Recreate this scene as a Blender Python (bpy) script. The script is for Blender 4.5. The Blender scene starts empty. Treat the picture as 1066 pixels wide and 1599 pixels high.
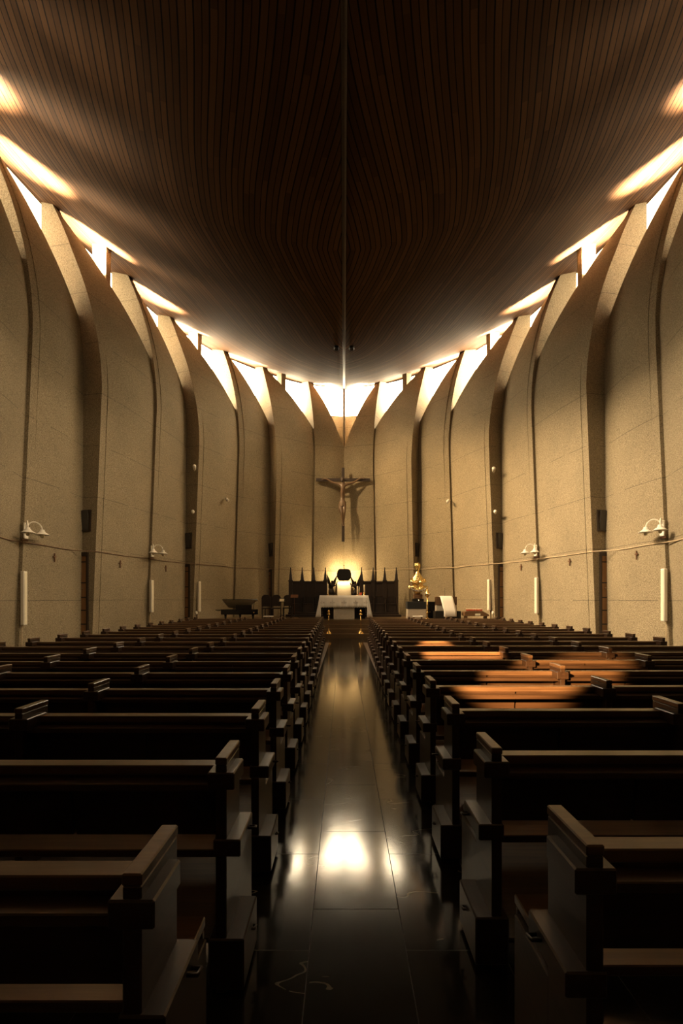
import bpy, bmesh, math, random
from mathutils import Vector, Matrix
random.seed(7)
C = bpy.context.scene.collection
PI = math.pi

# ------------------------------------------------------------------ camera, world, exposure
EYE = 1.6
CX = -0.08                                    # the architecture and the camera share this axis
cd = bpy.data.cameras.new('camera')
cam = bpy.data.objects.new('camera', cd); C.objects.link(cam)
cam.location = (CX, 0, EYE); cam.rotation_euler = (PI/2, 0, 0)
cd.sensor_fit = 'VERTICAL'; cd.sensor_height = 36; cd.sensor_width = 24
cd.lens = 800/1599*36
cd.shift_y = 135.5/1599; cd.shift_x = -4/1599
cd.clip_start = 0.05; cd.clip_end = 200
bpy.context.scene.camera = cam
vs = bpy.context.scene.view_settings
vs.view_transform = 'Standard'; vs.look = 'None'; vs.gamma = 1; vs.use_curve_mapping = False
vs.exposure = 0.0
w = bpy.data.worlds.new('sky'); bpy.context.scene.world = w; w.use_nodes = True
w.node_tree.nodes['Background'].inputs[0].default_value = (1.0, 0.8, 0.55, 1)
w.node_tree.nodes['Background'].inputs[1].default_value = 0.05

WIN_L, WIN_R = 8.5, 6.5                       # daylight behind the clerestory panes, left side is the sunny one
LAMP_W = 11000.0                                 # recess lamps under the roof edge
# added fill floods without fixtures, thrown across the nave (from the rear one to the altar)
FILL_L = (14800, 15500, 12800, 9500, 7000, 5000)
FILL_R = (1550, 1450, 1150, 450, 500, 450)
FILL_REAR = {-1: 3000, 1: 2000}               # added fill from the bays beside and behind the viewer
DAY = (1.0, 0.80, 0.52)

def spot(name, loc, target, power, size_deg, blend, radius, col):
    l = bpy.data.lights.new(name, 'SPOT'); l.energy = power; l.color = col
    l.spot_size = math.radians(size_deg); l.spot_blend = blend; l.shadow_soft_size = radius
    o = bpy.data.objects.new(name, l); C.objects.link(o); o.location = loc
    d = Vector(target) - Vector(loc)
    o.rotation_euler = d.to_track_quat('-Z', 'Y').to_euler()
    return o
def point(name, loc, power, radius, col):
    l = bpy.data.lights.new(name, 'POINT'); l.energy = power; l.color = col; l.shadow_soft_size = radius
    o = bpy.data.objects.new(name, l); C.objects.link(o); o.location = loc
    return o
# spots added to brighten the sanctuary, and the shaft of low sun that falls on the right-hand pews
SANCT = 1000.0
spot('sanctuary_fill', (-7.8, 11.0, 12.6), (.2, 22.5, 1.4), SANCT, 20, 1.0, .15, (1.0, .80, .55))
spot('sanctuary_fill', (7.6, 11.0, 12.6), (2.0, 22.5, 1.4), SANCT*.6, 24, 1.0, .15, (1.0, .80, .55))
spot('sanctuary_fill', (7.6, 12.0, 12.6), (-4.4, 21.9, 1.3), 2500, 9, 1.0, .15, (1.0, .80, .55))  # added source aimed at the raised piano lid
SUNB = 60000.0
for sx_, sy_, sz_, tx, ty, r_, k_ in ((-1.9, .2, 2.62, 2.05, 5.15, .62, .30), (-4.3, 2.2, 9.0, 1.55, 6.75, .50, 2.6), (-4.3, 2.2, 9.0, 1.4, 8.25, .34, 3.4)):
    d_ = math.dist((sx_, sy_, sz_), (tx, ty, .8))
    spot('sun_shaft', (sx_, sy_, sz_), (tx, ty, .75), SUNB*k_, math.degrees(2*math.atan(r_/d_)), .5, .03, (1.0, .60, .25))

# ------------------------------------------------------------------ node helpers and materials
def mat(name):
    m = bpy.data.materials.new(name); m.use_nodes = True
    nt = m.node_tree; b = nt.nodes['Principled BSDF']
    return m, nt, b
def N(nt, typ, **kw):
    n = nt.nodes.new(typ)
    for k, v in kw.items():
        if k.startswith('i_'):
            n.inputs[k[2:].replace('_', ' ')].default_value = v
        elif k.startswith('n'):
            n.inputs[int(k[1:])].default_value = v
        else: setattr(n, k, v)
    return n
def math_node(nt, op, a, b=None, clamp=False):
    n = nt.nodes.new('ShaderNodeMath'); n.operation = op; n.use_clamp = clamp
    for i, v in enumerate((a, b)):
        if v is None: continue
        if isinstance(v, (int, float)): n.inputs[i].default_value = v
        else: nt.links.new(v, n.inputs[i])
    return n.outputs[0]
def mix_col(nt, fac, a, b):
    n = nt.nodes.new('ShaderNodeMix'); n.data_type = 'RGBA'
    for i, v in ((0, fac), (6, a), (7, b)):
        if isinstance(v, (int, float)): n.inputs[i].default_value = v
        elif isinstance(v, tuple): n.inputs[i].default_value = (*v, 1) if len(v) == 3 else v
        else: nt.links.new(v, n.inputs[i])
    return n.outputs[2]
def ramp(nt, fac, stops):
    n = nt.nodes.new('ShaderNodeValToRGB'); e = n.color_ramp.elements
    while len(e) < len(stops): e.new(0.5)
    for k, (p, c) in enumerate(stops): e[k].position = p; e[k].color = (*c, 1)
    nt.links.new(fac, n.inputs[0]); return n.outputs[0]
def bump(nt, h, strength, dist=0.02):
    n = nt.nodes.new('ShaderNodeBump'); n.inputs['Strength'].default_value = strength; n.inputs['Distance'].default_value = dist
    nt.links.new(h, n.inputs['Height']); return n.outputs[0]
def objpos(nt): return nt.nodes.new('ShaderNodeTexCoord').outputs['Object']
def noise(nt, vec, scale, detail=3, rough=.55):
    n = nt.nodes.new('ShaderNodeTexNoise'); n.inputs['Scale'].default_value = scale
    n.inputs['Detail'].default_value = detail; n.inputs['Roughness'].default_value = rough
    nt.links.new(vec, n.inputs['Vector']); return n.outputs['Fac']

def plain(name, col, rough=.5, metal=0.0, var=.15, scale=12):
    m, nt, b = mat(name)
    f = noise(nt, objpos(nt), scale)
    c = mix_col(nt, f, tuple(x*(1-var) for x in col), tuple(min(1, x*(1+var)) for x in col))
    nt.links.new(c, b.inputs['Base Color']); b.inputs['Roughness'].default_value = rough; b.inputs['Metallic'].default_value = metal
    return m
def wood(name, dark, light, rough=.4, axis=0, scale=1.0):
    m, nt, b = mat(name)
    p = objpos(nt); mp = nt.nodes.new('ShaderNodeMapping'); nt.links.new(p, mp.inputs[0])
    s = [22*scale]*3; s[axis] = 1.2*scale; mp.inputs['Scale'].default_value = s
    f = noise(nt, mp.outputs[0], 1.6, 5, .6)
    c = ramp(nt, f, [(.3, dark), (.7, light)])
    nt.links.new(c, b.inputs['Base Color'])
    nt.links.new(bump(nt, f, .15, .004), b.inputs['Normal'])
    b.inputs['Roughness'].default_value = rough
    return m

def make_concrete():
    m, nt, b = mat('roughcast_concrete')
    p = objpos(nt)
    sx = nt.nodes.new('ShaderNodeSeparateXYZ'); nt.links.new(p, sx.inputs[0])
    grain = noise(nt, p, 38, 4, .75)
    fine = noise(nt, p, 70, 2, .7)
    big = noise(nt, p, .55, 3, .6)
    g = ramp(nt, grain, [(.36, (.115, .082, .044)), (.5, (.245, .191, .113)), (.64, (.35, .280, .180))])
    stain = math_node(nt, 'MULTIPLY_ADD', big, .5); stain.node.inputs[2].default_value = .72
    cc = nt.nodes.new('ShaderNodeMix'); cc.data_type = 'RGBA'; cc.blend_type = 'MULTIPLY'; cc.inputs[0].default_value = 1
    nt.links.new(g, cc.inputs[6]); nt.links.new(stain, cc.inputs[7])
    # formwork seams every 1.68 m of height
    wob = math_node(nt, 'MULTIPLY', big, .05)
    z = math_node(nt, 'ADD', sx.outputs[2], wob)
    fr = math_node(nt, 'FRACT', math_node(nt, 'DIVIDE', math_node(nt, 'ADD', z, .11), 1.68))
    seam = math_node(nt, 'LESS_THAN', fr, .0085)
    gate = math_node(nt, 'GREATER_THAN', noise(nt, p, .8, 1), .42)
    seam = math_node(nt, 'MULTIPLY', seam, gate)
    col = mix_col(nt, math_node(nt, 'MULTIPLY', seam, .75), cc.outputs[2], (.05, .035, .02))
    nt.links.new(col, b.inputs['Base Color']); b.inputs['Roughness'].default_value = .92
    h = math_node(nt, 'ADD', grain, math_node(nt, 'MULTIPLY', fine, .4))
    nt.links.new(bump(nt, h, .55, .03), b.inputs['Normal'])
    return m
def make_ceiling():
    m, nt, b = mat('ceiling_planks')
    uv = nt.nodes.new('ShaderNodeUVMap'); sx = nt.nodes.new('ShaderNodeSeparateXYZ'); nt.links.new(uv.outputs[0], sx.inputs[0])
    v = math_node(nt, 'DIVIDE', sx.outputs[1], .145)
    idx = math_node(nt, 'FLOOR', v); fr = math_node(nt, 'FRACT', v)
    odd = math_node(nt, 'FRACT', math_node(nt, 'MULTIPLY', idx, .5))          # 0 or .5: every other gap is wider
    wid = math_node(nt, 'MULTIPLY_ADD', odd, .16); wid.node.inputs[2].default_value = .13
    gap = math_node(nt, 'LESS_THAN', fr, wid)
    u = math_node(nt, 'DIVIDE', sx.outputs[0], 3.4)
    wn0 = nt.nodes.new('ShaderNodeTexWhiteNoise'); wn0.noise_dimensions = '1D'; nt.links.new(idx, wn0.inputs['W'])
    seg = math_node(nt, 'FLOOR', math_node(nt, 'ADD', u, wn0.outputs[0]))
    cmb = nt.nodes.new('ShaderNodeCombineXYZ'); nt.links.new(idx, cmb.inputs[0]); nt.links.new(seg, cmb.inputs[1])
    wn = nt.nodes.new('ShaderNodeTexWhiteNoise'); wn.noise_dimensions = '2D'; nt.links.new(cmb.outputs[0], wn.inputs['Vector'])
    mp = nt.nodes.new('ShaderNodeMapping'); mp.inputs['Scale'].default_value = (.6, 14, 1); nt.links.new(uv.outputs[0], mp.inputs[0])
    gr = noise(nt, mp.outputs[0], 1.5, 5)
    f = math_node(nt, 'ADD', math_node(nt, 'MULTIPLY', wn.outputs[0], .55), math_node(nt, 'MULTIPLY', gr, .45))
    c = ramp(nt, f, [(.15, (.040, .018, .007)), (.5, (.058, .027, .0105)), (.85, (.080, .038, .015))])
    col = mix_col(nt, gap, c, (.006, .003, .002))
    nt.links.new(col, b.inputs['Base Color']); b.inputs['Roughness'].default_value = .8; b.inputs['Specular IOR Level'].default_value = .1
    inv = math_node(nt, 'SUBTRACT', 1.0, gap)
    nt.links.new(bump(nt, inv, .5, .02), b.inputs['Normal'])
    return m
def make_floor():
    m, nt, b = mat('dark_marble_tiles')
    p = objpos(nt); sx = nt.nodes.new('ShaderNodeSeparateXYZ'); nt.links.new(p, sx.inputs[0])
    x = math_node(nt, 'DIVIDE', math_node(nt, 'ADD', sx.outputs[0], .24+4.4), .44)
    xi = math_node(nt, 'FLOOR', x); xf = math_node(nt, 'FRACT', x)
    off = math_node(nt, 'MULTIPLY', math_node(nt, 'FRACT', math_node(nt, 'MULTIPLY', xi, .5)), .62)
    y = math_node(nt, 'DIVIDE', math_node(nt, 'ADD', sx.outputs[1], off), .88)
    yi = math_node(nt, 'FLOOR', y); yf = math_node(nt, 'FRACT', y)
    j = math_node(nt, 'MAXIMUM', math_node(nt, 'LESS_THAN', xf, .009), math_node(nt, 'LESS_THAN', yf, .0045))
    cmb = nt.nodes.new('ShaderNodeCombineXYZ'); nt.links.new(xi, cmb.inputs[0]); nt.links.new(yi, cmb.inputs[1])
    wn = nt.nodes.new('ShaderNodeTexWhiteNoise'); wn.noise_dimensions = '2D'; nt.links.new(cmb.outputs[0], wn.inputs['Vector'])
    # veins: thin bands of a distorted noise, shifted tile by tile
    add = nt.nodes.new('ShaderNodeVectorMath'); add.operation = 'MULTIPLY_ADD'
    nt.links.new(wn.outputs['Color'], add.inputs[0]); add.inputs[1].default_value = (9, 9, 9); nt.links.new(p, add.inputs[2])
    vm_ = nt.nodes.new('ShaderNodeMapping'); vm_.inputs['Rotation'].default_value = (0, 0, .38); vm_.inputs['Scale'].default_value = (.7, 1.9, 1); nt.links.new(add.outputs[0], vm_.inputs[0])
    n1 = noise(nt, vm_.outputs[0], 1.3, 3, .5)
    vein = math_node(nt, 'LESS_THAN', math_node(nt, 'ABSOLUTE', math_node(nt, 'SUBTRACT', n1, .5)), .003)
    vm = math_node(nt, 'MULTIPLY', vein, math_node(nt, 'GREATER_THAN', noise(nt, add.outputs[0], 3.2, 2), .55))
    cl = noise(nt, p, 3.0, 5, .65)
    base = mix_col(nt, cl, (.006, .0055, .004), (.022, .019, .013))
    c = mix_col(nt, math_node(nt, 'MULTIPLY', vm, .45), base, (.34, .31, .24))
    c = mix_col(nt, math_node(nt, 'MULTIPLY', j, .8), c, (.004, .003, .002))
    nt.links.new(c, b.inputs['Base Color'])
    # chips and scuffs near the joints
    chip = math_node(nt, 'GREATER_THAN', noise(nt, p, 17, 3, .6), .79)
    r = math_node(nt, 'MULTIPLY_ADD', noise(nt, p, 6, 5, .7), .06); r.node.inputs[2].default_value = .085
    r = math_node(nt, 'MAXIMUM', r, math_node(nt, 'MULTIPLY', math_node(nt, 'MAXIMUM', chip, j), .7))
    nt.links.new(r, b.inputs['Roughness'])
    nt.links.new(bump(nt, math_node(nt, 'SUBTRACT', 1.0, math_node(nt, 'MAXIMUM', j, chip)), .25, .004), b.inputs['Normal'])
    b.inputs['IOR'].default_value = 1.45
    b.inputs['Coat Weight'].default_value = .0; b.inputs['Coat Roughness'].default_value = .09; b.inputs['Coat IOR'].default_value = 1.5
    return m
def emit(name, col, strength):
    m = bpy.data.materials.new(name); m.use_nodes = True; nt = m.node_tree
    for n in list(nt.nodes): nt.nodes.remove(n)
    o = nt.nodes.new('ShaderNodeOutputMaterial'); e = nt.nodes.new('ShaderNodeEmission')
    e.inputs[0].default_value = (*col, 1); e.inputs[1].default_value = strength
    nt.links.new(e.outputs[0], o.inputs[0]); return m

M = {}
M['concrete'] = make_concrete()
M['ceiling'] = make_ceiling()
M['marble'] = make_floor()
M['worn_lit'] = wood('worn_lit_pew_wood', (.045, .022, .010), (.105, .055, .026), .30, 0)  # worn tone, with the sheen of upward faces mixed into the colour
M['boards'] = wood('floor_boards', (.035, .018, .008), (.085, .045, .02), .55, 0)
M['pew'] = wood('dark_pew_wood', (.022, .010, .0045), (.050, .024, .011), .36, 0)
M['pewend'] = wood('dark_pew_end_wood', (.015, .007, .0033), (.036, .017, .008), .36, 1)
M['stallwood'] = wood('black_oak', (.010, .006, .004), (.028, .014, .007), .45, 2)
M['door'] = wood('orange_door_wood', (.16, .075, .028), (.30, .15, .055), .45, 2)
M['crosswood'] = wood('cross_wood', (.018, .010, .006), (.040, .020, .010), .55, 2)
M['flesh'] = plain('carved_body', (.13, .076, .040), .42, 0, .2, 9)
M['loin'] = plain('carved_loincloth', (.17, .105, .058), .6, 0, .2, 9)
M['cloth'] = plain('white_linen', (.72, .66, .58), .9, 0, .06, 40)
M['lace'] = plain('grey_embroidery', (.33, .27, .21), .9)
M['stone'] = plain('pale_stone', (.40, .34, .26), .8, 0, .2, 20)
M['step'] = plain('brown_step_stone', (.095, .058, .028), .32, 0, .25, 8)
M['brass'] = plain('brass', (.78, .52, .20), .25, 1, .12, 14)
M['gold'] = plain('gold', (.85, .60, .24), .26, 1, .25, 18)
_g = M['gold'].node_tree; _g.links.new(bump(_g, noise(_g, objpos(_g), 16, 4, .6), .9, .03), _g.nodes['Principled BSDF'].inputs['Normal'])
M['silver'] = plain('silver', (.75, .70, .60), .22, 1, .2, 30)
M['bronze'] = plain('black_bronze', (.020, .013, .008), .5, .3, .2, 12)
M['black'] = plain('black_paint', (.008, .007, .006), .35, 0, .1)
M['blackcloth'] = plain('black_cloth', (.007, .007, .007), .9, 0, .2)
M['whitepaint'] = plain('white_enamel', (.74, .68, .57), .4, 0, .05)
M['cable'] = plain('cream_cable', (.45, .33, .20), .6)
M['brownmetal'] = plain('brown_metal', (.11, .045, .018), .5, .2)
M['wax'] = plain('cream_wax', (.75, .65, .46), .6)
M['redglass'] = plain('red_glass', (.42, .06, .025), .25)
M['paper'] = plain('paper', (.70, .62, .45), .9)
M['brownwood'] = wood('brown_furniture_wood', (.07, .032, .012), (.15, .075, .03), .45, 0)
M['darkglass'] = plain('dark_pane', (.05, .045, .04), .12)
M['fabric'] = plain('dark_chair_fabric', (.022, .012, .008), .85)
M['piano'] = plain('black_lacquer', (.006, .005, .005), .12, 0, .05)
M['lid_reflection'] = plain('pale_lid_reflection', (.85, .72, .50), .35, 0, .1, 5)  # light reflected by the underside, put into a pale base colour
M['win_l'] = emit('daylight_pane_left', DAY, WIN_L)
M['win_c'] = emit('daylight_pane_altar', DAY, 44.0)
M['win_r'] = emit('daylight_pane_right', DAY, WIN_R)

# ------------------------------------------------------------------ mesh helpers
class MB:
    def __init__(s): s.v = []; s.f = []; s.smooth = []
    def add(s, vs_, fs, sm=False):
        o = len(s.v); s.v += [tuple(x) for x in vs_]
        for f in fs: s.f.append(tuple(o+i for i in f)); s.smooth.append(sm)
        return s
    def box(s, x0, x1, y0, y1, z0, z1, ch=.0):
        if ch <= 0:
            vs_ = [(x, y, z) for z in (z0, z1) for y in (y0, y1) for x in (x0, x1)]
            return s.add(vs_, [(0,2,3,1), (4,5,7,6), (0,1,5,4), (2,6,7,3), (0,4,6,2), (1,3,7,5)])
        bm = bmesh.new(); bmesh.ops.create_cube(bm, size=1)
        for v in bm.verts: v.co = Vector(((x0+x1)/2+v.co.x*(x1-x0), (y0+y1)/2+v.co.y*(y1-y0), (z0+z1)/2+v.co.z*(z1-z0)))
        bmesh.ops.bevel(bm, geom=bm.edges[:], offset=ch, segments=1, affect='EDGES')
        bm.verts.index_update()
        s.add([v.co for v in bm.verts], [[v.index for v in f.verts] for f in bm.faces]); bm.free(); return s
    def tube(s, pts, r, n=10, cap=True):
        pts = [Vector(p) for p in pts]; rs = r if isinstance(r, (list, tuple)) else [r]*len(pts)
        rings = []; up = Vector((0, 0, 1))
        prev = None
        for i, p in enumerate(pts):
            t = (pts[min(i+1, len(pts)-1)] - pts[max(i-1, 0)]).normalized()
            if prev is None:
                a = t.cross(up) if abs(t.dot(up)) < .95 else t.cross(Vector((1, 0, 0)))
            else: a = prev - t*prev.dot(t)
            a.normalize(); prev = a; b = t.cross(a)
            rings.append([p + (a*math.cos(2*PI*k/n) + b*math.sin(2*PI*k/n))*rs[i] for k in range(n)])
        vs_ = [q for ring in rings for q in ring]; fs = []
        for i in range(len(pts)-1):
            for k in range(n):
                fs.append((i*n+k, i*n+(k+1) % n, (i+1)*n+(k+1) % n, (i+1)*n+k))
        if cap: fs.append(tuple(range(n-1, -1, -1))); fs.append(tuple((len(pts)-1)*n+k for k in range(n)))
        return s.add(vs_, fs, True)
    def lathe(s, prof, n=20, c=(0, 0, 0), sx=1, sy=1, cap=True):
        vs_ = []; fs = []
        for r, z in prof:
            for k in range(n):
                a = 2*PI*k/n; vs_.append((c[0]+r*sx*math.cos(a), c[1]+r*sy*math.sin(a), c[2]+z))
        for i in range(len(prof)-1):
            for k in range(n): fs.append((i*n+k, i*n+(k+1) % n, (i+1)*n+(k+1) % n, (i+1)*n+k))
        if cap: fs.append(tuple(range(n-1, -1, -1))); fs.append(tuple((len(prof)-1)*n+k for k in range(n)))
        return s.add(vs_, fs, True)
    def ball(s, c, r, n=12):
        prof = [(max(1e-4, r*math.sin(PI*i/8)), -r*math.cos(PI*i/8)) for i in range(9)]
        return s.lathe(prof, n, c)
    def prism(s, poly, y0, y1, axis=1):
        """poly in (x,z), extruded along y (axis=1); axis=0: poly in (y,z) along x; axis=2: poly in (x,y) along z"""
        n = len(poly)
        def P(a, b, t): return (a, t, b) if axis == 1 else ((t, a, b) if axis == 0 else (a, b, t))
        vs_ = [P(a, b, y0) for a, b in poly] + [P(a, b, y1) for a, b in poly]
        fs = [tuple(range(n)), tuple(range(2*n-1, n-1, -1))] + [(i, i+n, (i+1) % n + n, (i+1) % n) for i in range(n)]
        return s.add(vs_, fs)
    def sheet(s, rows, thick, sm=True):
        """a curved slab from a grid of points; thick is a vector (or per-call offset) to the back side"""
        R, K = len(rows), len(rows[0]); t = Vector(thick)
        fr = [Vector(p) for r in rows for p in r]; bk = [p+t for p in fr]
        o = R*K; fs = []
        for i in range(R-1):
            for k in range(K-1):
                a = i*K+k; fs.append((a, a+1, a+K+1, a+K)); fs.append((o+a, o+a+K, o+a+K+1, o+a+1))
        for i in range(R-1):
            a = i*K; fs.append((a, a+K, o+a+K, o+a)); a = i*K+K-1; fs.append((a, o+a, o+a+K, a+K))
        for k in range(K-1):
            a = k; fs.append((a, o+a, o+a+1, a+1)); a = (R-1)*K+k; fs.append((a, a+1, o+a+1, o+a))
        return s.add(fr+bk, fs, sm)
    def moved(s, mtx):
        s.v = [tuple(mtx @ Vector(p)) for p in s.v]; return s
    def mesh(s, name, m):
        me = bpy.data.meshes.new(name); me.from_pydata(s.v, [], s.f); me.update()
        bm = bmesh.new(); bm.from_mesh(me); bmesh.ops.recalc_face_normals(bm, faces=bm.faces[:]); bm.to_mesh(me); bm.free()
        me.polygons.foreach_set('use_smooth', s.smooth)
        for mm in (m if isinstance(m, list) else [m]): me.materials.append(mm)
        return me
    def build(s, name, m, parent=None, auto=True):
        me = s.mesh(name, m)
        o = bpy.data.objects.new(name, me); C.objects.link(o)
        if parent: o.parent = parent
        return o
def autosmooth(o, ang=40):
    me = o.data
    bm = bmesh.new(); bm.from_mesh(me); a = math.radians(ang)
    for e in bm.edges:
        if len(e.link_faces) == 2: e.smooth = e.calc_face_angle(0) < a
    bm.to_mesh(me); bm.free(); return o
def tag(o, label=None, cat=None, group=None, kind=None):
    if label: o['label'] = label
    if cat: o['category'] = cat
    if group: o['group'] = group
    if kind: o['kind'] = kind
    return o
def thing(name, label, cat, loc=(0, 0, 0), rz=0, group=None):
    o = bpy.data.objects.new(name, None); C.objects.link(o); o.location = loc; o.rotation_euler = (0, 0, rz)
    o.empty_display_size = .1
    return tag(o, label, cat, group)
def dup(root, loc=None, rz=None, label=None, group=None):
    r = root.copy(); C.objects.link(r)
    if loc is not None: r.location = loc
    if rz is not None: r.rotation_euler = (0, 0, rz)
    if label: r['label'] = label
    if group: r['group'] = group
    for ch in list(root.children):
        c = ch.copy(); C.objects.link(c); c.parent = r
        for g in list(ch.children):
            d = g.copy(); C.objects.link(d); d.parent = c
    return r
def skin_figure(name, joints, edges, m, parent=None, sub=2, root=0):
    """one continuous body grown along a skeleton: joints [(x,y,z,rx,ry)]"""
    me = bpy.data.meshes.new(name); me.from_pydata([j[:3] for j in joints], edges, []); me.update()
    o = bpy.data.objects.new(name, me); C.objects.link(o)
    md = o.modifiers.new('skin', 'SKIN'); md.use_smooth_shade = True
    sv = me.skin_vertices[0].data
    for i, j in enumerate(joints):
        sv[i].radius = (j[3], j[4] if len(j) > 4 else j[3]); sv[i].use_root = (i == root)
    s2 = o.modifiers.new('sub', 'SUBSURF'); s2.levels = sub; s2.render_levels = sub
    me.materials.append(m)
    if parent: o.parent = parent
    return o
def at(px, py, Y):
    """the point of the place that stands at depth Y on a line of sight measured on the photograph"""
    return Vector((CX + (px-537)*Y/800, Y, EYE + (935-py)*Y/800))

# ------------------------------------------------------------------ the plan: a leaf of concrete petals
FRONT = [(9.0, 14.0), (8.6, 16.8), (7.7, 19.9), (7.0, 22.6), (5.5, 25.3), (3.9, 26.8), (1.77, 28.2), (0.0, 28.6)]
REAR = [(x, 14-(y-14)*1.05) for x, y in FRONT[1:]][::-1]
ST = REAR + FRONT                       # from the rear tip to the altar tip
K1 = len(REAR)                          # index of the first station in view
NS = len(ST)
SLOT = {K1+1, K1+3, K1+5}
ZE = [14.0]*NS
for j in range(K1+1): ZE[j] = 14.6
ZE[K1+1] = 14.5; ZE[K1+2] = 14.2; ZE[K1+3] = 14.1; ZE[K1+5] = 13.9; ZE[K1+6] = 13.75; ZE[K1+7] = 13.7
def normal(i):                          # inward normal in the half plan (x >= 0)
    if i == 0: return Vector((0, 1))
    if i == NS-1: return Vector((0, -1))
    a, b = Vector(ST[i-1]), Vector(ST[i+1]); t = (b-a).normalized()
    return Vector((-t.y, t.x))
NRM = [normal(i) for i in range(NS)]
def half_point(i, u, z, extra=0.0):
    """front face of petal i (between stations i and i+1) in the half plan x>=0"""
    A, B = Vector(ST[i]), Vector(ST[i+1]); p = A.lerp(B, u); n = NRM[i].lerp(NRM[i+1], u).normalized()
    d0 = .38 if i in SLOT else .10
    if i in SLOT: d0 *= 1-.95*max(0, min(1, (z-8.5)/4.5))
    off = d0*(1-u)**1.3 + .10*math.sin(PI*u)
    leanf = 1-u*(.8 if (i+1) in SLOT else 0.0)
    lean = .045*min(z, 9.0)*leanf
    flare = .047*max(0, z-9.0)**2*(1+.24*u)
    q = p + n*(off+lean-flare+extra)
    return q, n
def side_v(q, z, side): return Vector((CX + side*q.x, q.y, z))
# ceiling edge, a smooth curve a little outside the plan
def cat(p0, p1, p2, p3, t):
    return .5*((2*p1)+(-p0+p2)*t+(2*p0-5*p1+4*p2-p3)*t*t+(-p0+3*p1-3*p2+p3)*t*t*t)
EDGE = []                               # (x, y, ze)
SUBS = 10
for i in range(NS-1):
    P = [Vector((*ST[max(0, min(NS-1, j))], ZE[max(0, min(NS-1, j))])) for j in (i-1, i, i+1, i+2)]
    if i == 0: P[0] = Vector((-ST[1][0], ST[1][1], ZE[1]))
    if i == NS-2: P[3] = Vector((-ST[NS-2][0], ST[NS-2][1], ZE[NS-2]))
    for k in range(SUBS + (1 if i == NS-2 else 0)):
        u = k/SUBS; c = cat(*P, u); n = NRM[i].lerp(NRM[i+1], u).normalized()
        EDGE.append((max(0, c.x - n.x*.5), c.y - n.y*.5, c.z, n))
Y0, Y1 = EDGE[0][1], EDGE[-1][1]
def keel(y):
    return 11.1 + 2.35*min(1, abs(y-13.6)/15.3)**2
SLOPE = .35
def edge_at(y):
    if y <= EDGE[0][1]: return 0.0, EDGE[0][2]
    for a, b in zip(EDGE[:-1], EDGE[1:]):
        if a[1] <= y <= b[1]:
            t = (y-a[1])/max(1e-6, b[1]-a[1]); return a[0]+(b[0]-a[0])*t, a[2]+(b[2]-a[2])*t
    return 0.0, EDGE[-1][2]
def edge_dist(x, y):
    best = 1e9
    for a, b in zip(EDGE[:-1], EDGE[1:]):
        ax, ay, bx, by = a[0], a[1], b[0], b[1]; dx, dy = bx-ax, by-ay
        t = max(0, min(1, ((x-ax)*dx+(y-ay)*dy)/(dx*dx+dy*dy+1e-9)))
        d = (x-ax-dx*t)**2+(y-ay-dy*t)**2
        if d < best: best = d
    return math.sqrt(best)
def ceil_z(x, y):
    x = abs(x); W, ze = edge_at(y)
    if W > .05 and x <= W:
        k = keel(y); return k + (ze-k)*(x/W)**1.5
    return ze + SLOPE*edge_dist(x, y)

# ------------------------------------------------------------------ the setting
# floor
mb = MB(); mb.box(CX-11, CX+11, -4, 31, -.3, 0)
tag(mb.build('floor', M['marble']), kind='structure')
for sd in (-1, 1):                       # boards under the pews
    mb = MB(); mb.box(min(sd*.62, sd*5.1), max(sd*.62, sd*5.1), 2.4, 18.6, -.02, .012)
    tag(mb.build('floor', M['boards']), kind='structure')

# ceiling: a hull of planks, keel down the middle
INN, OUT = 26, 4
cv, cf, cuv = [], [], []
arc = 0
for side in (-1, 1):
    o0 = len(cv); arc = 0
    for i, (ex, ey, ez, n) in enumerate(EDGE):
        if i: arc += math.hypot(ex-EDGE[i-1][0], ey-EDGE[i-1][1])
        k = keel(ey)
        for j in range(INN+1):
            t = j/INN; x = ex*t
            cv.append((CX+side*x, ey, k+(ez-k)*t**1.5)); cuv.append((arc, 20-edge_dist(x, ey)*1.04 if True else 0))
        for j in range(1, OUT+1):
            d = 1.5*j/OUT
            cv.append((CX+side*(ex-n.x*d), ey-n.y*d, ez+SLOPE*d)); cuv.append((arc, 20+d*1.04))
    K = INN+OUT+1
    for i in range(len(EDGE)-1):
        for j in range(K-1):
            a = o0+i*K+j
            cf.append((a, a+1, a+K+1, a+K) if side > 0 else (a, a+K, a+K+1, a+1))
me = bpy.data.meshes.new('ceiling'); me.from_pydata(cv, [], cf); me.update()
uvl = me.uv_layers.new(name='UVMap')
for lp in me.loops: uvl.data[lp.index].uv = cuv[lp.vertex_index]
me.polygons.foreach_set('use_smooth', [True]*len(me.polygons))
me.materials.append(M['ceiling'])
ceil = bpy.data.objects.new('ceiling', me); C.objects.link(ceil); tag(ceil, kind='structure')
so = ceil.modifiers.new('thickness', 'SOLIDIFY'); so.thickness = .25; so.offset = 1.0
# is the solid side up?  (normals point down, so push the other way)
if me.polygons[len(me.polygons)//4].normal.z < 0: so.offset = -1.0
# keel batten
rows = []
for i, e in enumerate(EDGE):
    z = keel(e[1]); rows.append([(CX-.055, e[1], z-.006), (CX+.055, e[1], z-.006)])
mb = MB(); mb.sheet(rows, (0, 0, .1)); tag(mb.build('trim_1', M['crosswood']), kind='structure')

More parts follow.
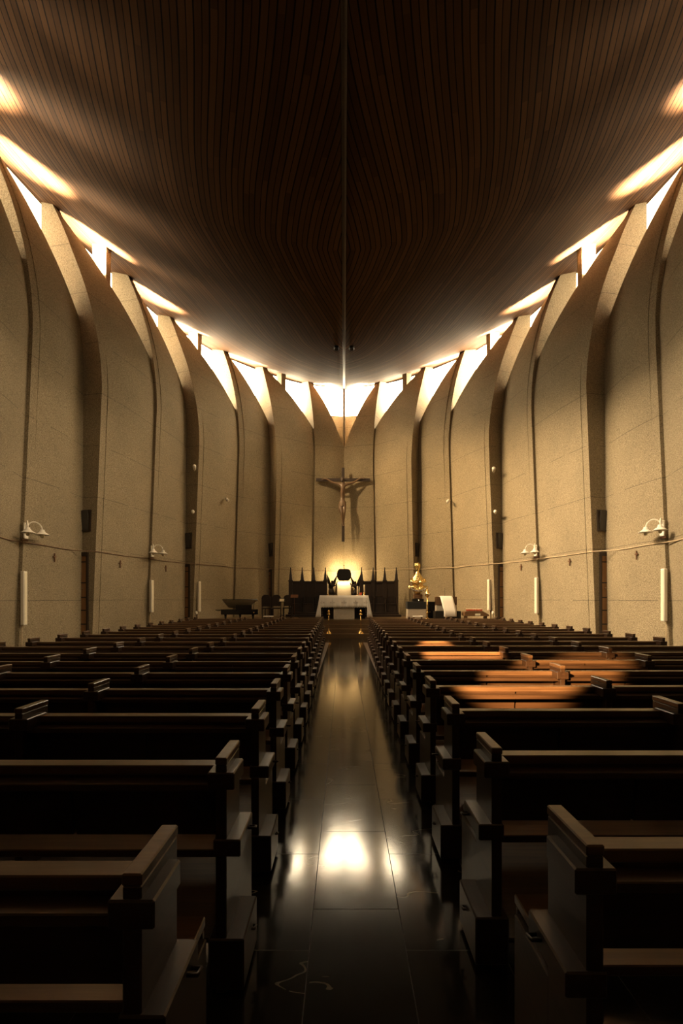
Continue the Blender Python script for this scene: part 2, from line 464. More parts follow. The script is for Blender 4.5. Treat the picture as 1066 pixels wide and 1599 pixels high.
# petals
def ztop(i, u):
    hi = 20.0
    if u < .04: return hi
    lo = 10.9
    if i == NS-2: lo = 9.9
    return lo + (ZE[i]+.2-lo)*(1-u**1.1)
def petal(i, side):
    mb = MB(); NU, NZ = 14, 22
    us = [k/NU for k in range(NU+1)]
    us = sorted(set([0, .035, .06, .13, .2, .3, .4, .5, .6, .7, .78, .85, .91, .955, .985, 1.0]))
    fr, bk = [], []
    for u in us:
        # ceiling height above the petal's head
        zt = 14.0
        for _ in range(6):
            q, n = half_point(i, u, zt); zt = min(ztop(i, u), ceil_z(q.x, q.y)+.06)
        colf, colb = [], []
        for r in range(NZ+1):
            t = r/NZ; t = 1-(1-t)**1.25; z = zt*t
            q, n = half_point(i, u, z); b_, _ = half_point(i, u, z, -.22)
            colf.append(side_v(q, z, side)); colb.append(side_v(b_, z, side))
        fr.append(colf); bk.append(colb)
    R, K = len(fr), NZ+1
    vs_ = [p for c in fr for p in c] + [p for c in bk for p in c]; o = R*K; fs = []
    for a_ in range(R-1):
        for r in range(NZ):
            a = a_*K+r; fs.append((a, a+1, a+K+1, a+K)); fs.append((o+a, o+a+K, o+a+K+1, o+a+1))
        a = a_*K+NZ; fs.append((a, a+K, o+a+K, o+a))
    for r in range(NZ):
        a = r; fs.append((a, o+a, o+a+1, a+1)); a = (R-1)*K+r; fs.append((a, a+1, o+a+1, o+a))
    mb.add(vs_, fs, True)
    # the return that runs outwards from the near edge of the petal
    if i > 0:
        nn = NRM[i]; t2 = Vector((-nn.y, nn.x)); tt = Vector((ST[i+1][0]-ST[i][0], ST[i+1][1]-ST[i][1])).normalized()
        rows_a, rows_b = [], []
        NO = 6
        for k in range(NO+1):
            ca, cb = [], []
            for r in range(NZ+1):
                t = r/NZ; t = 1-(1-t)**1.25
                zt = 14.0
                for _ in range(5):
                    q, n = half_point(i, 0, zt, -.0); w_ = k/NO
                    outp = Vector(ST[i]) - nn*1.55
                    p = q.lerp(outp, w_); zt = ceil_z(p.x, p.y)+.06
                z = zt*t
                q, n = half_point(i, 0, z); p = q.lerp(Vector(ST[i]) - nn*1.55, w_)
                p2 = p + tt*.28; p = p - tt*.008
                ca.append(side_v(p, z, side)); cb.append(side_v(p2, z, side))
            rows_a.append(ca); rows_b.append(cb)
        R2 = NO+1; o2 = R2*K; fs = []
        vs_ = [p for c in rows_a for p in c]+[p for c in rows_b for p in c]
        for a_ in range(R2-1):
            for r in range(NZ):
                a = a_*K+r; fs.append((a, a+K, a+K+1, a+1)); fs.append((o2+a, o2+a+1, o2+a+K+1, o2+a+K))
            a = a_*K+NZ; fs.append((a, a+K, o2+a+K, o2+a))
        for r in range(NZ): a = (R2-1)*K+r; fs.append((a, o2+a, o2+a+1, a+1))
        mb.add(vs_, fs, True)
    ob = mb.build('wall_left' if side < 0 else 'wall_right', M['concrete'])
    autosmooth(ob, 35)
    return tag(ob, kind='structure')
for side in (-1, 1):
    for i in range(NS-1): petal(i, side)

# clerestory panes with daylight behind them, standing 1.6 m outside the petals
wn = 0
for side in (-1, 1):
    for i in range(NS-1):
        wn += 1; rows = []
        for k in range(5):
            u = k/4; p = Vector(ST[i]).lerp(Vector(ST[i+1]), u); n = NRM[i].lerp(NRM[i+1], u).normalized(); q = p-n*1.6
            zc = ceil_z(q.x, q.y)-.04; zb = 12.15 if i >= NS-4 else 11.2
            rows.append([side_v(q, z, side) for z in (zb, (zb+zc)/2, zc)])
        n = (NRM[i]+NRM[i+1])*.5
        mb = MB(); mb.sheet(rows, (-side*n.x*.04, -n.y*.04, 0))
        tag(mb.build('window_%d' % wn, (M['win_c'] if i >= NS-5 else M['win_l'] if side < 0 else M['win_r'])), kind='structure')
        if i < K1-1:
            if i >= K1-4:
                p = (Vector(ST[i])+Vector(ST[i+1]))/2; n = (NRM[i]+NRM[i+1]).normalized()
                spot('fill_flood', side_v(p-n*.05, 13.6, side), (CX-side*7.5, p.y+5, 2.5), FILL_REAR[side], 52, 1.0, .15, (1.0, .78, .50))  # unseen fill, added for ambient light from the rear
            continue
        if i >= NS-4:                     # the sill wall under the last panes
            rows = []
            for k in range(5):
                u = k/4; p = Vector(ST[i]).lerp(Vector(ST[i+1]), u); n = NRM[i].lerp(NRM[i+1], u).normalized(); q = p-n*1.45
                rows.append([side_v(q, z, side) for z in (9.0, 12.3)])
            n = (NRM[i]+NRM[i+1])*.5
            mb = MB(); mb.sheet(rows, (-side*n.x*.12, -n.y*.12, 0)); tag(mb.build('wall_left' if side < 0 else 'wall_right', M['concrete']), kind='structure')
        # the lamp fixed low in the recess behind the petal, washing the planks
        u = .40; p = Vector(ST[i]).lerp(Vector(ST[i+1]), u); n = NRM[i].lerp(NRM[i+1], u).normalized()
        q = p-n*.95; tq = q+n*.75-Vector((ST[i+1][0]-ST[i][0], ST[i+1][1]-ST[i][1])).normalized()*.35; zc = ceil_z(q.x, q.y)
        spot('recess_lamp', side_v(q, zc-1.5, side), side_v(tq, zc, side), LAMP_W, 108, .5, .07, (1.0, .82, .58))
        # a flood added at the petal's head, no fixture, lighting the lower part of the opposite wall
        k = i-(K1-1)
        if k < len(FILL_L):
            u = .45; p = Vector(ST[i]).lerp(Vector(ST[i+1]), u); n = NRM[i].lerp(NRM[i+1], u).normalized(); q = p-n*.05
            opp = Vector((CX-side*7.5, p.y+(1.5 if p.y < 22 else -3), 2.2))
            if k == 3: opp = Vector((CX-side*4.3, 26.6, 5.0))
            spot('fill_flood', side_v(q, ceil_z(q.x, q.y)-.35, side), opp, (FILL_L if side < 0 else FILL_R)[k], 52, 1.0, .5, (1.0, .79-.025*k, .52-.045*k))
# piers in every other clerestory opening
tn = 1
for side in (-1, 1):
    for i, u, out in ((K1+1, .55, .75), (K1+3, .45, .8), (K1+5, .42, .8)):
        p = Vector(ST[i]).lerp(Vector(ST[i+1]), u); n = NRM[i].lerp(NRM[i+1], u).normalized(); q = p-n*out
        t = Vector((-n.y, n.x)); tn += 1
        mb = MB(); vs_ = []
        for z, s_ in ((10.5, .75), (ceil_z(q.x, q.y)+.1, 1.0)):
            for a, b in ((-1, -1), (1, -1), (1, 1), (-1, 1)):
                w_ = q + t*a*.13*s_ + n*b*.30*s_; vs_.append(side_v(w_, z, side))
        mb.add(vs_, [(3,2,1,0), (4,5,6,7), (0,1,5,4), (1,2,6,5), (2,3,7,6), (3,0,4,7)])
        tag(mb.build('pillar', M['concrete']), kind='structure')
# mullion where the two last petals meet
mb = MB(); mb.tube([(CX, 28.42, 8.2), (CX, 28.62, 11), (CX, 28.95, 13.9)], [.05, .07, .08], 8)
tag(mb.build('trim_2', M['concrete']), kind='structure')

# doors and hopper windows on the returns in the wide slots
dn = 0; hw = wn
for side in (-1, 1):
    for i in sorted(SLOT):
        dn += 1; hw += 1
        nn = NRM[i]; tt = Vector((ST[i+1][0]-ST[i][0], ST[i+1][1]-ST[i][1])).normalized()
        S = Vector(ST[i]); base = half_point(i, 0, 0)[0]
        def P(o, f, z, lean=0):      # o: out from the petal's edge, f: towards the nave's rear
            q = S + nn*(.38+lean) - nn*o - tt*f; return side_v(q, z, side)
        def slab(mb, o0, o1, f0, f1, z0, z1):
            vs_ = [P(o, f, z) for z in (z0, z1) for f in (f0, f1) for o in (o0, o1)]
            return mb.add(vs_, [(0,2,3,1), (4,5,7,6), (0,1,5,4), (2,6,7,3), (0,4,6,2), (1,3,7,5)])
        d = bpy.data.objects.new('door_%d' % dn, None); C.objects.link(d); tag(d, kind='structure')
        slab(MB(), .16, 1.0, 0, .05, .02, 3.0).build('door_leaf', M['door'], d)
        bm_ = MB()
        for z in (.75, 1.2, 1.62, 2.1, 2.78): slab(bm_, .17, .99, .05, .062, z, z+.045)
        bm_.build('rail', M['stallwood'], d)
        fm = MB(); slab(fm, .11, .16, 0, .07, 0, 3.12); slab(fm, .16, 1.0, 0, .07, 3.0, 3.12); fm.build('frame', M['stallwood'], d)
        hd = MB(); a = P(.24, .09, 1.95); b = P(.34, .09, 1.95); hd.tube([a, b], .014, 6); hd.build('handle', M['silver'], d)
        h = bpy.data.objects.new('window_%d' % hw, None); C.objects.link(h); tag(h, kind='structure')
        vs_ = []
        def hop(o, z, f): return P(o, f, z, .045*z)
        fr_ = MB()
        for o0, o1, z0, z1 in ((.20, .25, 3.80, 4.50), (.25, .52, 4.45, 4.50), (.25, .52, 3.80, 3.85)):
            vs_ = [hop(o, z, f) for z in (z0, z1) for f in (0, .05) for o in (o0, o1)]
            fr_.add(vs_, [(0,2,3,1), (4,5,7,6), (0,1,5,4), (2,6,7,3), (0,4,6,2), (1,3,7,5)])
        fr_.build('frame', M['stallwood'], h)
        sa = MB(); vs_ = [hop(o, z, f+(.09*(z-3.8)/.7)) for z in (3.84, 4.47) for f in (.01, .03) for o in (.27, .50)]
        sa.add(vs_, [(0,2,3,1), (4,5,7,6), (0,1,5,4), (2,6,7,3), (0,4,6,2), (1,3,7,5)]); sa.build('sash', M['darkglass'], h)

# sanctuary steps and platform
def platform(name, y0, z0, z1, halfw):
    pts = [(halfw, y0)]
    for (x, y) in FRONT:
        if y > y0+.3: pts.append((max(0, x-.15 if x > .2 else 0), y-.1))
    pts[1] = (min(halfw, pts[1][0]), pts[1][1])
    poly = [(CX+x, y) for x, y in pts] + [(CX-x, y) for x, y in pts[::-1] if x > 0]
    mb = MB(); mb.prism(poly, z0, z1, axis=2); return tag(mb.build(name, M['step']), kind='structure')
for k, (y0, z1) in enumerate(((20.6, .18), (20.95, .36), (21.3, .53), (21.65, .71))):
    platform('floor', y0, .001 if k == 0 else (0, .18, .36, .53)[k], z1, 6.7)
DZ = .71

# ------------------------------------------------------------------ pews
BX = [.5775, 1.94, 3.27, 5.02]            # end board, two dividers, outer board
ORD = ['first','second','third','fourth','fifth','sixth','seventh','eighth','ninth','tenth','eleventh','twelfth','thirteenth','fourteenth','fifteenth','sixteenth','seventeenth','eighteenth','nineteenth','twentieth']
def board_mb(end):
    mb = MB()
    mb.box(-.0225, .0225, 0, .26, 0, .925, .004)
    mb.box(-.02, .02, .26, .58, 0, .42, .004)
    return mb
def make_pew(sd, bx, label):
    r = thing('pew', label, 'pew', group='wooden pews in two blocks')
    for k, x in enumerate(bx):
        end = k == 0
        b = board_mb(end).moved(Matrix.Translation((sd*x, 0, 0))).build('end_panel' if k in (0, len(bx)-1) else 'divider', M['pewend'], r)
        X = sd*x
        c = MB(); c.box(X-.024, X+.024, -.002, .264, .925, .955, .004); c.build('cap', M['worn_lit'], b)
        k2 = MB(); k2.box(X-.055, X+.055, -.006, .19, .825, .895, .005); k2.build('bracket', M['pewend'], b)
        if end:
            # brackets at arm, seat and foot height, standing out into the aisle
            k2 = MB(); k2.box(min(X-sd*.08, X+sd*.03), max(X-sd*.08, X+sd*.03), -.006, .27, .555, .625, .005); k2.build('bracket', M['pewend'], b)
            k2 = MB(); k2.box(min(X-sd*.095, X+sd*.05), max(X-sd*.095, X+sd*.05), -.01, .30, .02, .225, .006); k2.build('foot', M['pewend'], b)
        if end:
            for z in (.60, .16):
                hk = MB(); hk.tube([(X-sd*.078, .16, z), (X-sd*.108, .16, z), (X-sd*.108, .2, z-.01), (X-sd*.078, .2, z-.01)], .006, 6)
                hk.build('hook', M['bronze'], b)
    x0, x1 = bx[0], bx[-1]
    def bar(y0, y1, z0, z1, a=x0, b_=x1):
        mb = MB(); mb.box(min(sd*a, sd*b_), max(sd*a, sd*b_), y0, y1, z0, z1, .004); return mb
    bar(.12, .20, .845, .885).build('top_rail', M['worn_lit'], r)
    bar(.045, .125, .80, .832).build('book_ledge', M['pew'], r)
    mb = MB()
    for a, b_ in zip(bx[:-1], bx[1:]):
        n = 2; L = (b_-a-.045-.03)/n
        for q in range(n):
            s0 = a+.0225+.008+q*(L+.014); s1 = s0+L
            lo, hi = min(sd*s0, sd*s1), max(sd*s0, sd*s1)
            vs_ = [(x, y+dy, z) for z, dy in ((.565, 0), (.846, -.05)) for y in (.175, .197) for x in (lo, hi)]
            mb.add(vs_, [(0,2,3,1), (4,5,7,6), (0,1,5,4), (2,6,7,3), (0,4,6,2), (1,3,7,5)])
    mb.box(min(sd*x0, sd*x1), max(sd*x0, sd*x1), .200, .208, .58, .84)
    mb.build('backrest', M['pew'], r)
    bar(.25, .64, .425, .46).build('seat', M['worn_lit'], r)
    bar(.60, .625, .34, .425).build('seat_apron', M['pew'], r)
    return r
PITCH = .875; NROW = 20; FIRSTY = {-1: 1.2, 1: 1.34}
for sd in (-1, 1):
    w_ = 'left' if sd < 0 else 'right'
    short = None; full = None
    for k in range(NROW):
        if k < 10:
            lab = 'dark wooden pew %s of the aisle, %s row counted from the viewer' % (w_, ORD[k])
        else:
            lab = 'dark wooden pew %s of the aisle, %s row counted from the altar steps' % (w_, ORD[NROW-1-k])
        if k == 0: lab = 'dark wooden pew %s of the aisle, closest row to the viewer' % w_
        if k == NROW-1: lab = 'dark wooden pew %s of the aisle, front row facing the altar steps' % w_
        loc = (sd*.0165*max(0, FIRSTY[sd]+PITCH*k-2), FIRSTY[sd]+PITCH*k, .0125 if k > 1 else .001)
        if k < 2:
            if short is None: short = make_pew(sd, BX[:3], lab); o = short
            else: o = dup(short, label=lab)
        else:
            if full is None: full = make_pew(sd, BX, lab); o = full
            else: o = dup(full, label=lab)
        o.location = loc

#THINGS
# ------------------------------------------------------------------ fittings on the walls
def px_of(v): return 537 + 800*(v.x-CX)/v.y
def wall_at(side, i, px, z):
    best = None
    for k in range(201):
        u = k/200; q, n = half_point(i, u, z); v = side_v(q, z, side); d = abs(px_of(v)-px)
        if best is None or d < best[0]: best = (d, u, v, Vector((side*n.x, n.y, 0)).normalized())
    return best[2], best[3]
def face_rz(n): return math.atan2(n.y, n.x) + PI/2        # local -y looks along n
def z_at(py, Y): return EYE + (935-py)*Y/800

# consecration crosses
cr_lab = {(-1, K1): 'small dark cross on left wall, nearest of the three there', (-1, K1+1): 'small dark cross on left wall, between the first door slot and the far lamp',
          (-1, K1+2): 'small dark cross on left wall, farthest of the three, beyond the far lamp',
          (1, K1): 'small dark cross on right wall, nearest of the three there', (1, K1+1): 'small dark cross on right wall, between the first door slot and the far lamp',
          (1, K1+2): 'small dark cross on right wall, farthest of the three, beyond the far lamp'}
for side, i, px, py in ((-1, K1, 84, 871), (-1, K1+1, 187, 881), (-1, K1+2, 258, 888), (1, K1, 995, 867), (1, K1+1, 890, 878), (1, K1+2, 814, 886)):
    v, n = wall_at(side, i, px, 2.75); z = z_at(py, v.y); v, n = wall_at(side, i, px, z)
    mb = MB(); mb.box(-.016, .016, -.035, -.008, -.13, .13, .003); mb.box(-.075, .075, -.034, -.009, .015, .048, .003)
    o = mb.build('wall_cross', M['brownmetal']); o.location = v + n*.012; o.rotation_euler = (0, 0, face_rz(n))
    tag(o, cr_lab[(side, i)], 'cross', 'consecration crosses on the side walls')

# double barn lamps over the grooves
def make_sconce(label, loc, rz):
    r = thing('wall_lamp', label, 'lamp', loc, rz, 'white twin-shade wall lamps')
    mb = MB(); mb.box(-.07, .07, -.06, 0, -.20, .24, .012); mb.build('back_plate', M['whitepaint'], r)
    mb = MB(); mb.box(-.10, .10, -.02, 0, -.25, -.20, .006); mb.build('bracket', M['brownmetal'], r)
    for sx in (-1, 1):
        pts = []
        for k in range(13):
            a = PI*k/12; d = .02+.36*(1-math.cos(a))/2
            pts.append((sx*d*.62, -.05-d*.78, .10+.20*math.sin(a)-.05*k/12))
        mb = MB(); mb.tube(pts, .016, 8); mb.build('gooseneck', M['whitepaint'], r)
        cx, cy, cz = pts[-1]
        mb = MB(); mb.lathe([(.03, .03), (.055, .02), (.055, -.02), (.075, -.025), (.075, -.05), (.10, -.06), (.15, -.10), (.185, -.115), (.185, -.125), (.14, -.10), (.09, -.07), (.05, -.06)], 24, (cx, cy, cz), cap=False)
        sh = mb.build('lamp_shade', M['whitepaint'], r)
        mb = MB(); mb.lathe([(.02, -.06), (.045, -.09), (.06, -.14), (.045, -.19), (.01, -.21)], 12, (cx, cy, cz)); mb.build('bulb', M['paper'], sh)
    return r
SC = [(-1, K1, 37, 830, 'white twin-shade wall lamp on left wall, nearer of the two there'), (-1, K1+2, 232, 862, 'white twin-shade wall lamp on left wall, farther one beyond the first door slot'),
      (1, K1, 1043, 826, 'white twin-shade wall lamp on right wall, nearer of the two there'), (1, K1+2, 846, 861, 'white twin-shade wall lamp on right wall, farther one beyond the first door slot')]
first = None
for side, i, px, py, lab in SC:
    Y = ST[i][1]; z = z_at(py, Y); q, n = half_point(i, .012, z); v = side_v(q, z, side); nn = Vector((side*n.x, n.y-.25, 0)).normalized()
    if first is None: first = make_sconce(lab, v, face_rz(nn))
    else: dup(first, v, face_rz(nn), lab)
# column loudspeakers below the lamps and beyond the second slot
def make_speaker(label, loc, rz, s):
    r = thing('column_loudspeaker', label, 'loudspeaker', loc, rz, 'slim column loudspeakers on the walls')
    mb = MB(); mb.box(-.065, .065, -.15, -.03, 0, 1.35*s, .015); b = mb.build('housing', M['whitepaint'], r)
    mb = MB(); mb.box(-.045, .045, -.157, -.149, .04, 1.31*s, .003); mb.build('grille', M['paper'], b)
    mb = MB(); mb.box(-.03, .03, -.05, .03, .55*s, .80*s, .006); mb.build('wall_bracket', M['brownmetal'], r)
    mb = MB(); mb.tube([(0, -.02, .02), (0, -.02, -.25), (0, -.01, -.75*s)], .012, 6); mb.build('cable', M['cable'], r)
    return r
for side, i, uu, px, y0, y1, lab in (
    (-1, K1, .01, 35, 892, 976, 'slim column loudspeaker on left wall, beneath the nearer twin-shade lamp'), (-1, K1+2, .01, 228, 906, 956, 'slim column loudspeaker on left wall, beneath the farther twin-shade lamp'),
    (-1, K1+3, .09, 310, 908, 955, 'slim column loudspeaker on left wall, just beyond the second door slot'),
    (1, K1, .01, 1050, 888, 970, 'slim column loudspeaker on right wall, beneath the nearer twin-shade lamp'), (1, K1+2, .01, 848, 902, 958, 'slim column loudspeaker on right wall, beneath the farther twin-shade lamp'),
    (1, K1+3, .09, 766, 905, 953, 'slim column loudspeaker on right wall, just beyond the second door slot')):
    Y = half_point(i, uu, 1.5)[0].y; z0, z1 = z_at(y1, Y), z_at(y0, Y)
    q, n = half_point(i, uu, z0); v = side_v(q, z0, side); nn = Vector((side*n.x, n.y-.2, 0)).normalized()
    r = make_speaker(lab, v+nn*.02, face_rz(nn), (z1-z0)/1.35)
# cables strung along both walls
for side, lab in ((-1, 'thin dark cable strung along the left wall at lamp height'), (1, 'pale cable strung along the right wall at lamp height, spanning the door slots')):
    pts = []
    for i in range(K1-1, NS-1):
        for u in ((.0, .25, .5, .75) if i not in SLOT else (.0, .25, .5, .75)):
            q, n = half_point(i, u, 3.13, .02); pts.append(side_v(q, 3.13+.012*math.sin(7*u+i), side))
    q, n = half_point(NS-2, .985, 3.13, .02); pts.append(side_v(q, 3.13, side))
    mb = MB(); mb.tube(pts, .015 if side > 0 else .011, 6)
    tag(mb.build('cable', M['cable'] if side > 0 else M['brownmetal']), lab, 'cable')
# small wall spotlights
def make_spotlight(label, loc, d, up):
    r = thing('spotlight', label, 'spotlight', loc, group='small spotlights in the wall slots')
    d = Vector(d).normalized()
    mb = MB(); mb.tube([(0, 0, 0), d*.12], .02, 6); mb.build('arm', M['whitepaint'], r)
    h = d*.12; e = h + (d*.7+Vector((0, -.35, up))).normalized()*.30
    mb = MB(); mb.tube([h, h.lerp(e, .2), h.lerp(e, .7), e], [.035, .06, .07, .075], 10); mb.build('lamp_head', M['whitepaint'], r)
    return r
for side, px, py, lab, up in ((-1, 292, 737, 'white spotlight high in the second left door slot, upper of two', .35), (-1, 292, 803, 'white spotlight in the second left door slot, lower of two', 0),
                              (1, 783, 740, 'small bracket spotlight high in the second right door slot, upper of two', .3), (1, 783, 803, 'small spotlight in the second right door slot, lower of two', 0)):
    i = K1+3; nn = NRM[i]; z = z_at(py, ST[i][1]); q, n = half_point(i, 0, z)
    tt = Vector((ST[i+1][0]-ST[i][0], ST[i+1][1]-ST[i][1])).normalized()
    p = q - nn*.22; v = side_v(p, z, side)
    make_spotlight(lab, v, (-side*tt.x*0+side*nn.x*.4, -.9, .1), up)
v, n = wall_at(1, K1+4, 719, z_at(780, 24.9)); make_spotlight('small spotlight on the bare right wall between two grooves', v, (n.x, n.y-.4, 0), -.5)
v, n = wall_at(-1, K1+3, 351, z_at(781, 24.5)); make_spotlight('small dim spotlight on the bare left wall beside a groove', v, (n.x, n.y-.4, 0), -.5)
for sx, lab in ((-1, 'small dark downlight under the ceiling, just left of the keel'), (1, 'small dark downlight under the ceiling, just right of the keel')):
    x = sx*.30; y = 20.2; z = ceil_z(x, y)
    mb = MB(); mb.lathe([(.10, 0.03), (.10, -.12), (.085, -.14), (.07, -.10)], 16, (0, 0, 0)); o = mb.build('downlight', M['black']); o.location = (CX+x, y, z)
    tag(o, lab, 'downlight', 'pair of downlights beside the keel')

# ------------------------------------------------------------------ the altar
AY = 22.25
altar = thing('altar', 'pale stone altar with a block base under a white cloth', 'altar', (CX, AY, DZ))
mb = MB(); mb.box(-.455, .455, -.02, .60, 0, .92, .01); mb.build('base', M['stone'], altar)
mb = MB(); mb.box(-1.02, 1.02, -.08, .86, .92, 1.02, .008); mb.build('tabletop', M['stone'], altar)
mb = MB(); mb.box(-.95, .95, .62, .72, 0, .92, .008); mb.build('rear_panel', M['stallwood'], altar)
cl = thing('altar_cloth', 'white altar cloth with grey embroidery and scalloped lace hem', 'cloth', (CX, AY, DZ))
rows = [[(x, y, 1.028) for x in (-1.04, -.5, 0, .5, 1.04)] for y in (-.10, .4, .88)]
mb = MB(); mb.sheet(rows, (0, 0, .012), False)
front = []
for k, z in enumerate((1.04, .9, .75, .62, .53)):
    front.append([(-1.04+2.08*j/60, -.10-.004*math.sin(j*.8)*k, z - (.0 if k < 4 else .030*abs(math.sin(PI*j/3)))) for j in range(61)])
mb.sheet(front, (0, -.012, 0))
for sx in (-1, 1):
    side_rows = []
    for k in range(6):
        t = k/5; z = 1.04-.97*t; fl = .17*t
        side_rows.append([(sx*(1.04+fl+.025*math.sin(j*1.9)*t), -.10-.02*t+.98*j/14*(1-.05*t), z+(.03*abs(math.sin(j*1.3)) if k == 5 else 0)) for j in range(15)])
    mb.sheet(side_rows, (sx*.012, 0, 0))
    # the corner fold that hangs at the front
    fold = []
    for k in range(6):
        t = k/5; z = 1.04-.97*t
        fold.append([(sx*(1.04+.17*t-(.02+.20*t)*(1-j/5)), -.112-.02*t-.012*math.sin(j*1.5), z+(.025*(j % 2) if k == 5 else 0)) for j in range(6)])
    mb.sheet(fold, (0, -.01, 0))
mb.build('linen', M['cloth'], cl)
for x in (-.95, -.5, 0, .5, .95):
    mb = MB()
    for dx in (-.09, -.05, 0, .05, .09):
        if abs(x+dx) > 1.0: continue
        h = .035 if dx else .06
        mb.box(x+dx-.008, x+dx+.008, -.122, -.112, .73-h, .73+h*(1.5 if not dx else .6))
    mb.build('embroidery', M['lace'], cl)
# candles on the altar
def candle(label, px, h, holder):
    X = (px-537)*(AY+.45)/800
    r = thing('altar_candle', label, 'candle', (CX+X, AY+.45, DZ+1.042), group='candles on the altar')
    mb = MB(); mb.lathe([(.055, 0), (.055, .02), (.02, .04), (.02, .07), (.05, .10), (.05, .12)] if holder else [(.05, 0), (.05, .02), (.034, .03), (.034, .05)], 14); mb.build('holder', M['brass'], r)
    z0 = .115 if holder else .045
    mb = MB(); mb.lathe([(.032, z0), (.032, h), (.026, h+.008)], 14); mb.build('wax', M['wax'], r)
    mb = MB(); mb.tube([(0, 0, h), (.003, 0, h+.03)], .004, 5); mb.build('wick', M['black'], r)
    return r
candle('tall pale candle on the altar, beside the angel at its left end', 511.5, .50, False)
candle('slim pale candle on the altar, beside the right-hand angel', 558, .40, False)
candle('thick pale candle in a red and gold holder near the altar right end', 568.5, .46, True)
mb = MB(); mb.lathe([(.04, 0), (.045, .02), (.06, .05), (.062, .10), (.055, .12)], 14); o = mb.build('votive_glass', M['redglass']); o.location = (CX+(563-537)*22.5/800, AY+.28, DZ+1.042)
tag(o, 'small red glass votive on the altar between two candles', 'votive glass')
# open book stand lying on the altar's left end
b = thing('altar_missal', 'small dark book lying on the altar beside the left candle', 'book', (CX-.55, AY+.35, DZ+1.042))
mb = MB(); mb.box(-.12, .12, -.09, .09, 0, .045, .004); mb.build('cover', M['bronze'], b)
mb = MB(); mb.box(-.112, .112, -.084, -.088, .008, .037); mb.build('pages', M['paper'], b)

# brass standing candlesticks on the first step
def stand(label, px):
    X = (px-537)*20.78/800
    r = thing('standing_candlestick', label, 'candlestick', (CX+X, 20.78, .181), group='tall brass candlesticks before the altar')
    mb = MB(); mb.lathe([(.14, 0), (.14, .012), (.10, .05), (.04, .115), (.02, .13), (.03, .15), (.035, .175), (.012, .20)], 20); mb.build('base', M['brass'], r)
    mb = MB(); mb.lathe([(.012, .19), (.012, .52), (.03, .535), (.036, .56), (.03, .585), (.012, .60), (.012, .76)], 12); mb.build('shaft', M['brass'], r)
    mb = MB(); mb.lathe([(.012, .75), (.05, .78), (.055, .80), (.025, .82), (.025, .86), (.045, .88), (.045, .92), (.01, .98)], 14); mb.build('cup', M['brass'], r)
    for k in range(3):
        a = 2*PI*k/3+.5; mb = MB(); mb.tube([(.01*math.cos(a), .01*math.sin(a), .80), (.06*math.cos(a), .06*math.sin(a), .76), (.085*math.cos(a), .085*math.sin(a), .81)], .007, 6); mb.build('scroll', M['brass'], r)
    return r
stand('tall brass candlestick with a cone base, left of the altar steps centre', 513)
stand('tall brass candlestick with a cone base, right of the altar steps centre', 563)

# ------------------------------------------------------------------ behind the altar
TY = 27.55
tab = thing('tabernacle', 'black eight-sided tabernacle disc glowing at its rim above a pale pillar', 'tabernacle', (CX, TY, DZ))
oct_ = []
hw_, hh_ = .385, .315
for x, z in ((-.62, 1), (.62, 1), (.86, .72), (1, .3), (1, -.3), (.86, -.72), (.62, -1), (-.62, -1), (-.86, -.72), (-1, -.3), (-1, .3), (-.86, .72)): oct_.append((x*hw_, 2.18+z*hh_))
mb = MB(); mb.prism(oct_, -.10, .04); d = mb.build('disc', M['bronze'], tab)
mb = MB(); mb.prism([(x*.88, 2.18+(z-2.18)*.86) for x, z in oct_], -.125, -.099); mb.build('front_panel', M['black'], d)
mb = MB(); mb.tube([(0, 0, 2.49), (0, 0, 2.66)], .012, 6); mb.ball((0, 0, 2.68), .035); mb.build('finial', M['bronze'], d)
mb = MB(); mb.tube([(0, .03, 2.18), (0, .40, 2.18)], .10, 12); mb.build('stem', M['bronze'], tab)
mb = MB(); mb.box(-.375, .375, .30, .62, 0, 1.80, .01); mb.build('pillar', M['stone'], tab)
for a in range(6):
    an = 2*PI*a/6
    point('tabernacle_backlight', (CX+.24*math.cos(an), TY+.16, DZ+2.18+.19*math.sin(an)), 60.0, .04, (1.0, .72, .36))

